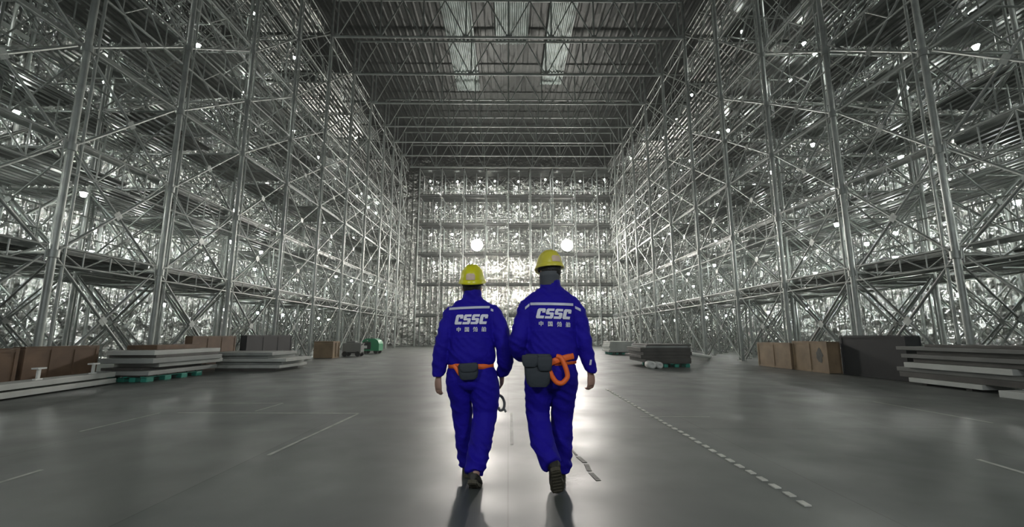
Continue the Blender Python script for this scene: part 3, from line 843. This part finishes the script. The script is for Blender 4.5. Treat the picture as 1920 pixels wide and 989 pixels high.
def worker(name_label, loc, S, P):
    t = empty('person', loc); tag(t, name_label, 'person')
    def s3(p): return (p[0] * S, p[1] * S, p[2] * S) + tuple(r * S for r in p[3:])
    def SW(b, pts, n=20, fwd=(0, 1, 0), k=4): sweep(b, dens([s3(p) for p in pts], k), n, fwd)
    # ---- trousers
    b = MB()
    SW(b, [(0, 0, .99, .165, .115), (0, -.005, .93, .178, .125), (0, -.012, .87, .188, .138), (0, -.010, .81, .178, .130), (0, 0, .77, .12, .10)])
    for leg in P['legs']:
        SW(b, [p[:3] + (p[3] * 1.05, p[4] * 1.05) for p in leg['cloth']])
    tr = fuse(b, 'trousers', M_BLUE, t, .009 * S, 3, .0085 * S, lambda p: 1.0 + (.9 if p.z < .35 * S else 0))
    # ---- jacket
    b = MB()
    SW(b, [(0, 0, .935, .172, .118), (0, 0, .955, .196, .138), (0, -.005, 1.02, .203, .150), (0, -.008, 1.12, .198, .145), (0, -.012, 1.24, .207, .140), (0, -.012, 1.34, .215, .128), (0, -.005, 1.41, .205, .108), (0, 0, 1.455, .165, .088), (0, 0, 1.495, .105, .072), (0, 0, 1.53, .072, .070)], 28)
    SW(b, [(0, .0, 1.46, .085, .080), (0, .0, 1.52, .074, .078), (0, .002, 1.582, .074, .080)])
    for arm in P['arms']:
        SW(b, arm['cloth'])
    jk = fuse(b, 'jacket', M_BLUE, t, .009 * S, 4, .0095 * S, lambda p: .3 if (abs(p.x) < .19 * S and p.z > 1.18 * S and p.z < 1.44 * S) else 1.15)
    # ---- body: head, neck, trunk, limbs and hands as one skin
    b = MB(); hy = P['head_yaw']; hx, hyy, hz = [c * S for c in P['head']]
    HM = Matrix.Translation((hx, hyy, hz)) @ Matrix.Rotation(hy, 4, 'Z')
    def hell(c, r, n=18, m=12):
        c = Vector(c) * S; b.rings([[HM @ (c + Vector((math.cos(2*math.pi*i/n) * math.sin(math.pi*j/m) * r[0], math.sin(2*math.pi*i/n) * math.sin(math.pi*j/m) * r[1], -math.cos(math.pi*j/m) * r[2])) * S if False else c + Vector((math.cos(2*math.pi*i/n) * math.sin(math.pi*j/m) * r[0] * S, math.sin(2*math.pi*i/n) * math.sin(math.pi*j/m) * r[1] * S, -math.cos(math.pi*j/m) * r[2] * S))) for i in range(n)] for j in range(1, m)])
    # cranium, face, jaw, nose, lips, brow, cheeks, ears
    b0 = len(b.v)
    hell((0, -.012, .035), (.077, .096, .088)); hell((0, .020, -.030), (.062, .072, .092)); hell((0, .045, -.088), (.034, .040, .034))
    hell((0, .098, -.022), (.013, .020, .016)); hell((0, .090, .0), (.009, .014, .030)); hell((0, .086, -.058), (.024, .012, .006)); hell((0, .084, -.068), (.021, .012, .007))
    for sg in (-1, 1):
        hell((sg * .030, .078, .018), (.022, .012, .007)); hell((sg * .040, .068, -.025), (.020, .018, .020)); hell((sg * .030, .080, .004), (.013, .010, .009))
        hell((sg * .078, -.012, -.010), (.010, .020, .032)); hell((sg * .074, -.004, -.030), (.008, .012, .014))
    SW(b, [(0, -.01, 1.42, .065, .060), (0, -.012, 1.50, .056, .058), (hx / S * .6, -.008, 1.60, .055, .060)], 16)
    SW(b, [(0, 0, .86, .15, .10), (0, 0, 1.05, .15, .10), (0, 0, 1.25, .165, .105), (0, 0, 1.38, .165, .09), (0, 0, 1.45, .08, .06)], 20)
    for arm in P['arms']:
        SW(b, arm['bone'], 12)
        w_ = arm['wrist']; hand(b, (w_[0] * S, w_[1] * S, w_[2] * S), arm['side'], arm['yaw'], S * 1.02, arm.get('curl', 1), arm.get('tilt', 0))
    for leg in P['legs']:
        SW(b, leg['bone'], 14)
    fuse(b, 'body', M_SKIN, t, .0045, 2)
    # ---- hair at the nape
    b = MB(); n = 20
    rows = []
    for z_, rx, ry, cy in ((.075, .082, .100, -.014), (.03, .084, .104, -.014), (-.005, .083, .100, -.012), (-.04, .072, .080, -.012), (-.075, .060, .060, -.012), (-.10, .056, .052, -.010)):
        rows.append([HM @ Vector((math.cos(a) * rx * S, (cy + math.sin(a) * ry) * S, z_ * S)) for a in [math.pi + (i / n) * math.pi for i in range(n + 1)]] + [HM @ Vector((math.cos(a) * rx * .8 * S, (cy + math.sin(a) * ry * .7) * S, z_ * S)) for a in [2 * math.pi - (i / n) * math.pi for i in range(n + 1)]])
    b.rings(rows); b.build('hair', M_HAIR, t)
    if P.get('hood'):
        b = MB(); n = 24
        b.rings([[Vector((hx * .7 + math.cos(2*math.pi*i/n) * rx * S, (-.004 + math.sin(2*math.pi*i/n) * ry) * S, (z_ - max(0, z_ - 1.535) * .9 * (math.sin(2*math.pi*i/n) > .1)) * S)) for i in range(n)] for z_, rx, ry in ((1.53, .074, .078), (1.56, .078, .084), (1.60, .082, .098), (1.635, .083, .106), (1.635, .078, .10), (1.56, .07, .075))], cap=False)
        b.build('neck_cloth', M_HOOD, t)
    helmet(t, (hx, hyy, hz + .048 * S), S * P.get('hk', 1.0), P['helmet_yaw'], P['shell'], P.get('htilt', 0))
    # ---- boots
    for leg in P['legs']:
        x, y, z_, pitch, roll_, yaw_ = leg['foot']
        boot(t, Matrix.Translation((x * S, y * S, z_ * S)) @ Matrix.Rotation(yaw_, 4, 'Z') @ Matrix.Rotation(pitch, 4, 'X') @ Matrix.Rotation(roll_, 4, 'Y'), S)
    # ---- back prints
    tree = bvh(jk)
    L_ = P['logo']; cx, cz, w_, h = L_['main']
    logo(tree, cx, cz, w_, h, jk, L_['rot'])
    small_text(tree, '中国船舶', L_['sub'][0], L_['sub'][1], L_['sub'][2], L_['sub'][3], jk, L_['rot'])
    for q in L_['bands']: band(tree, q, .020 * S, 'reflective_stripe', M_REFL, jk)
    # ---- belt webbing round the waist
    b = MB(); n = 40
    zb = P['belt_z'] * S
    rg = []
    for rad, dz in ((1.0, -.021), (1.03, -.021), (1.03, .021), (1.0, .021)):
        rg.append([Vector((math.cos(2*math.pi*i/n) * .188 * S * rad, (-.004 + math.sin(2*math.pi*i/n) * .134 * rad) * S, zb + dz * S + P['belt_tilt'] * math.cos(2*math.pi*i/n) * S)) for i in range(n)])
    b.rings(rg + [rg[0]], cap=False)
    return t, jk, b.build('belt', M_ORANGE, t), tr

def rbox(b, c, d, rz=0, pinch=.85):
    """soft pouch: a box whose lower end is narrower and whose back bulges"""
    hx, hy, hz = d[0]/2, d[1]/2, d[2]/2; rings = []
    for z_, k in ((-1, .70), (-.8, .9), (-.2, 1.0), (.5, .98), (.85, .93), (1, .8)):
        rg = []
        for q in range(24):
            t = 2*math.pi*q/24; cx, sy = math.cos(t), math.sin(t)
            kk = k * (pinch + (1 - pinch) * (z_ + 1) / 2)
            rg.append(Vector(c) + Matrix.Rotation(rz, 3, 'Y') @ Vector((math.copysign(abs(cx) ** .45, cx) * hx * kk, math.copysign(abs(sy) ** .6, sy) * hy * k, z_ * hz)))
        rings.append(rg)
    b.rings(rings)

# taller worker, on the right: standing leg ahead, left foot peeling off the floor
RP = dict(
    head=(-.005, .012, 1.628), head_yaw=math.radians(22), helmet_yaw=math.radians(22), shell=M_YEL2, hood=True, hk=.93, htilt=math.radians(-3),
    legs=[
        dict(cloth=[(-.085, -.005, .90, .10, .115), (-.096, .015, .80, .106, .122), (-.102, .06, .65, .094, .100), (-.104, .08, .55, .086, .090), (-.096, .03, .46, .082, .085), (-.078, -.06, .36, .080, .082), (-.045, -.15, .27, .070, .074), (-.022, -.19, .235, .064, .066)],
             bone=[(-.09, 0, .88, .08, .08), (-.10, .07, .54, .052, .055), (-.07, -.07, .36, .05, .05), (-.012, -.20, .23, .036, .036)],
             foot=(.004, -.215, .155, math.radians(-45), math.radians(-14), math.radians(-10))),
        dict(cloth=[(.085, 0, .90, .10, .115), (.095, .02, .80, .104, .118), (.095, .08, .65, .090, .096), (.092, .14, .52, .080, .085), (.090, .165, .38, .078, .082), (.086, .19, .24, .076, .080), (.082, .21, .12, .078, .085), (.082, .21, .075, .080, .088)],
             bone=[(.09, 0, .88, .08, .08), (.092, .13, .52, .052, .055), (.086, .18, .30, .05, .05), (.082, .21, .09, .036, .036)],
             foot=(.082, .24, .003, 0, 0, math.radians(-4)))],
    arms=[
        dict(side=-1, cloth=[(-.12, 0, 1.375, .07, .07), (-.160, -.005, 1.37, .074, .078), (-.202, -.015, 1.30, .070, .078), (-.232, -.035, 1.20, .068, .074), (-.256, -.045, 1.10, .067, .072), (-.250, .01, 1.02, .062, .064), (-.225, .11, .985, .052, .052), (-.205, .18, .975, .046, .046)],
             bone=[(-.14, 0, 1.35, .05, .05), (-.24, -.03, 1.12, .036, .038), (-.24, .06, 1.01, .034, .034), (-.205, .20, .97, .025, .027)],
             wrist=(-.200, .215, .965), yaw=0.0, curl=1.1, tilt=math.radians(60)),
        dict(side=1, cloth=[(.12, 0, 1.375, .07, .07), (.165, -.005, 1.375, .074, .078), (.208, -.01, 1.30, .069, .076), (.232, -.015, 1.20, .062, .070), (.254, -.015, 1.08, .059, .064), (.280, .0, .98, .054, .056), (.302, .02, .885, .046, .050), (.304, .025, .865, .045, .048)],
             bone=[(.14, 0, 1.35, .05, .05), (.250, -.01, 1.10, .036, .038), (.29, .01, .96, .032, .032), (.305, .03, .86, .025, .027)],
             wrist=(.307, .033, .850), yaw=math.radians(-50), curl=1.35, tilt=math.radians(6))],
    logo=dict(main=(.015, 1.30, .265, .076), sub=(.015, 1.225, .205, .034), rot=math.radians(-2),
              bands=[[(-.165, 1.378), (.165, 1.372)], [(-.205, 1.345), (-.172, 1.372)], [(.180, 1.352), (.222, 1.330)]]),
    belt_z=.935, belt_tilt=.012)
person_r, jacket_r, belt_r, trs_r = worker('taller person in blue workwear and yellow hard hat walking away, orange hook at waist', (.335, 3.5, 0), 1.0, RP)
tree = bvh(jacket_r)
onto_back(tree, [(.284, .915), (.300, .915), (.304, .955), (.290, .955)], [(0, 1, 2, 3)], .004, 'sleeve_badge', M_LOGO, jacket_r)
belt_r['label'] = 'orange webbing belt'
b = MB(); rbox(b, (-.115, -.165, .885), (.225, .085, .235), 0, .8); po = b.build('pouch', M_POUCH, belt_r); po['label'] = 'large charcoal tool pouch'
b = MB(); rbox(b, (-.175, -.212, .955), (.13, .035, .085)); b.build('flap', M_POUCH, po)
b = MB(); rbox(b, (-.07, -.212, .935), (.12, .04, .10)); b.build('flap', M_POUCH, po)
b = MB()
b.path(dens([(.025, -.155, .985), (.055, -.165, .975), (.080, -.172, .925), (.098, -.176, .865), (.095, -.178, .830), (.060, -.180, .795), (.020, -.180, .800), (-.012, -.182, .840), (-.030, -.184, .880)], 4), .0185, 10)
b.build('safety_hook', M_ORANGE, belt_r)
b = MB(); b.path([(-.03, -.158, .935), (.03, -.160, .958), (.10, -.145, .975), (.155, -.110, .985)], .024, 8, .35); b.build('strap', M_ORANGE, belt_r)

# shorter worker, on the left
LP = dict(
    head=(0, .012, 1.606), head_yaw=math.radians(-4), helmet_yaw=math.radians(-3), shell=M_YEL, hk=1.0, htilt=math.radians(13),
    legs=[
        dict(cloth=[(-.09, 0, .90, .10, .118), (-.098, .015, .80, .108, .122), (-.088, .06, .65, .090, .100), (-.075, .10, .52, .080, .088), (-.062, .13, .38, .077, .082), (-.045, .16, .24, .074, .080), (-.032, .18, .13, .076, .085), (-.03, .18, .085, .077, .086)],
             bone=[(-.09, 0, .88, .08, .08), (-.078, .09, .52, .052, .055), (-.055, .14, .30, .05, .05), (-.03, .18, .09, .036, .036)],
             foot=(-.03, .21, .003, 0, 0, math.radians(5))),
        dict(cloth=[(.09, 0, .90, .10, .118), (.112, -.005, .80, .115, .125), (.125, .0, .66, .108, .105), (.122, .01, .55, .098, .095), (.108, -.04, .44, .088, .088), (.088, -.12, .31, .080, .082), (.066, -.20, .19, .072, .076), (.058, -.23, .14, .070, .072)],
             bone=[(.09, 0, .88, .08, .08), (.12, .02, .54, .052, .055), (.09, -.10, .34, .05, .05), (.06, -.24, .13, .036, .036)],
             foot=(.050, -.225, .048, math.radians(-27), 0, math.radians(-4)))],
    arms=[
        dict(side=-1, cloth=[(-.12, 0, 1.375, .07, .07), (-.160, -.005, 1.37, .074, .08), (-.198, -.015, 1.30, .070, .080), (-.222, -.025, 1.20, .067, .076), (-.245, -.02, 1.08, .068, .072), (-.265, -.005, .98, .064, .066), (-.276, .015, .875, .052, .056), (-.277, .02, .855, .050, .054)],
             bone=[(-.14, 0, 1.35, .05, .05), (-.242, -.015, 1.09, .036, .038), (-.264, 0, .96, .032, .032), (-.277, .02, .85, .025, .027)],
             wrist=(-.277, .022, .835), yaw=math.radians(48), curl=.8, tilt=math.radians(4)),
        dict(side=1, cloth=[(.12, 0, 1.375, .07, .07), (.170, -.005, 1.375, .076, .08), (.220, -.015, 1.30, .072, .080), (.256, -.035, 1.20, .070, .076), (.285, -.045, 1.08, .070, .076), (.292, -.02, .98, .066, .068), (.275, .05, .90, .056, .056), (.262, .09, .865, .050, .050)],
             bone=[(.15, 0, 1.37, .05, .05), (.28, -.03, 1.08, .036, .038), (.285, .01, .95, .032, .032), (.260, .10, .86, .025, .027)],
             wrist=(.257, .110, .848), yaw=math.radians(-12), curl=1.2, tilt=math.radians(22))],
    logo=dict(main=(.010, 1.265, .262, .078), sub=(.008, 1.188, .20, .034), rot=math.radians(1),
              bands=[[(-.180, 1.352), (.150, 1.366)], [(.160, 1.345), (.180, 1.338)]]),
    belt_z=.935, belt_tilt=-.002)
person_l, jacket_l, belt_l, trs_l = worker('shorter person in blue workwear and yellow hard hat, small pouch centred on belt', (-.302, 3.69, 0), .958, LP)
belt_l['label'] = 'orange webbing belt'
b = MB(); rbox(b, (-.008, -.158, .862), (.165, .06, .125), math.radians(-4), .9); po = b.build('pouch', M_POUCH, belt_l); po['label'] = 'dark grey belt pouch'
b = MB(); rbox(b, (-.003, -.19, .89), (.155, .02, .06), math.radians(-4)); b.build('flap', M_POUCH, po)
b = MB(); b.path([(-.125, -.145, .905), (-.105, -.150, .885), (-.088, -.155, .860), (-.072, -.158, .838)], .016, 8, .4); b.build('strap', M_ORANGE, belt_l)
b = MB(); b.path([(.182, .03, .865), (.215, .05, .78), (.228, .06, .66)], .006, 6); b.build('lanyard', M_BLACK, belt_l)
b = MB(); b.path(dens([(.228, .06, .655), (.255, .06, .635), (.272, .06, .59), (.262, .06, .545), (.235, .06, .535), (.222, .06, .56)], 4), .011, 8); b.path([(.262, .06, .555), (.285, .06, .52)], .009, 6)
o = b.build('safety_hook', M_GREY, belt_l); o['label'] = 'dark metal hook'

# ---------------------------------------------------------------- dusty air of the hall
HAZE = 0.0009
vm = bpy.data.materials.new('dusty_air'); vm.use_nodes = True
nt = vm.node_tree; nt.nodes.remove(nt.nodes['Principled BSDF'])
vs_ = nt.nodes.new('ShaderNodeVolumeScatter'); vs_.inputs['Density'].default_value = HAZE; vs_.inputs['Anisotropy'].default_value = 0.45
vs_.inputs['Color'].default_value = (.95, 1, .97, 1)
nt.links.new(vs_.outputs[0], nt.nodes['Material Output'].inputs['Volume'])
b = MB(); b.box((0, 18.0, 11), (40, 66, 24)); hz = b.build('haze', vm); tag(hz, 'thin dusty haze filling the hall', 'haze', kind='stuff')

# ---------------------------------------------------------------- added pale strips standing in for light reflected in the ceiling
M_LITPATCH = mat('pale_green_light_patch', (0.13, 0.165, 0.155), 0.45, 0.4, nscale=1.2, namt=0.45)
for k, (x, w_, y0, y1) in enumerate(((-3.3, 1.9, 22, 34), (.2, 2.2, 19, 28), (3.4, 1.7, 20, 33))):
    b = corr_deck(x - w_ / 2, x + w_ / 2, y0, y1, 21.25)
    tag(b.build('ceiling_light_patch', M_LITPATCH), ('left', 'middle', 'right')[k] + ' one of three pale ribbed strips added as light patches under the dark ceiling', 'ceiling light patch', 'pale ceiling light patches')
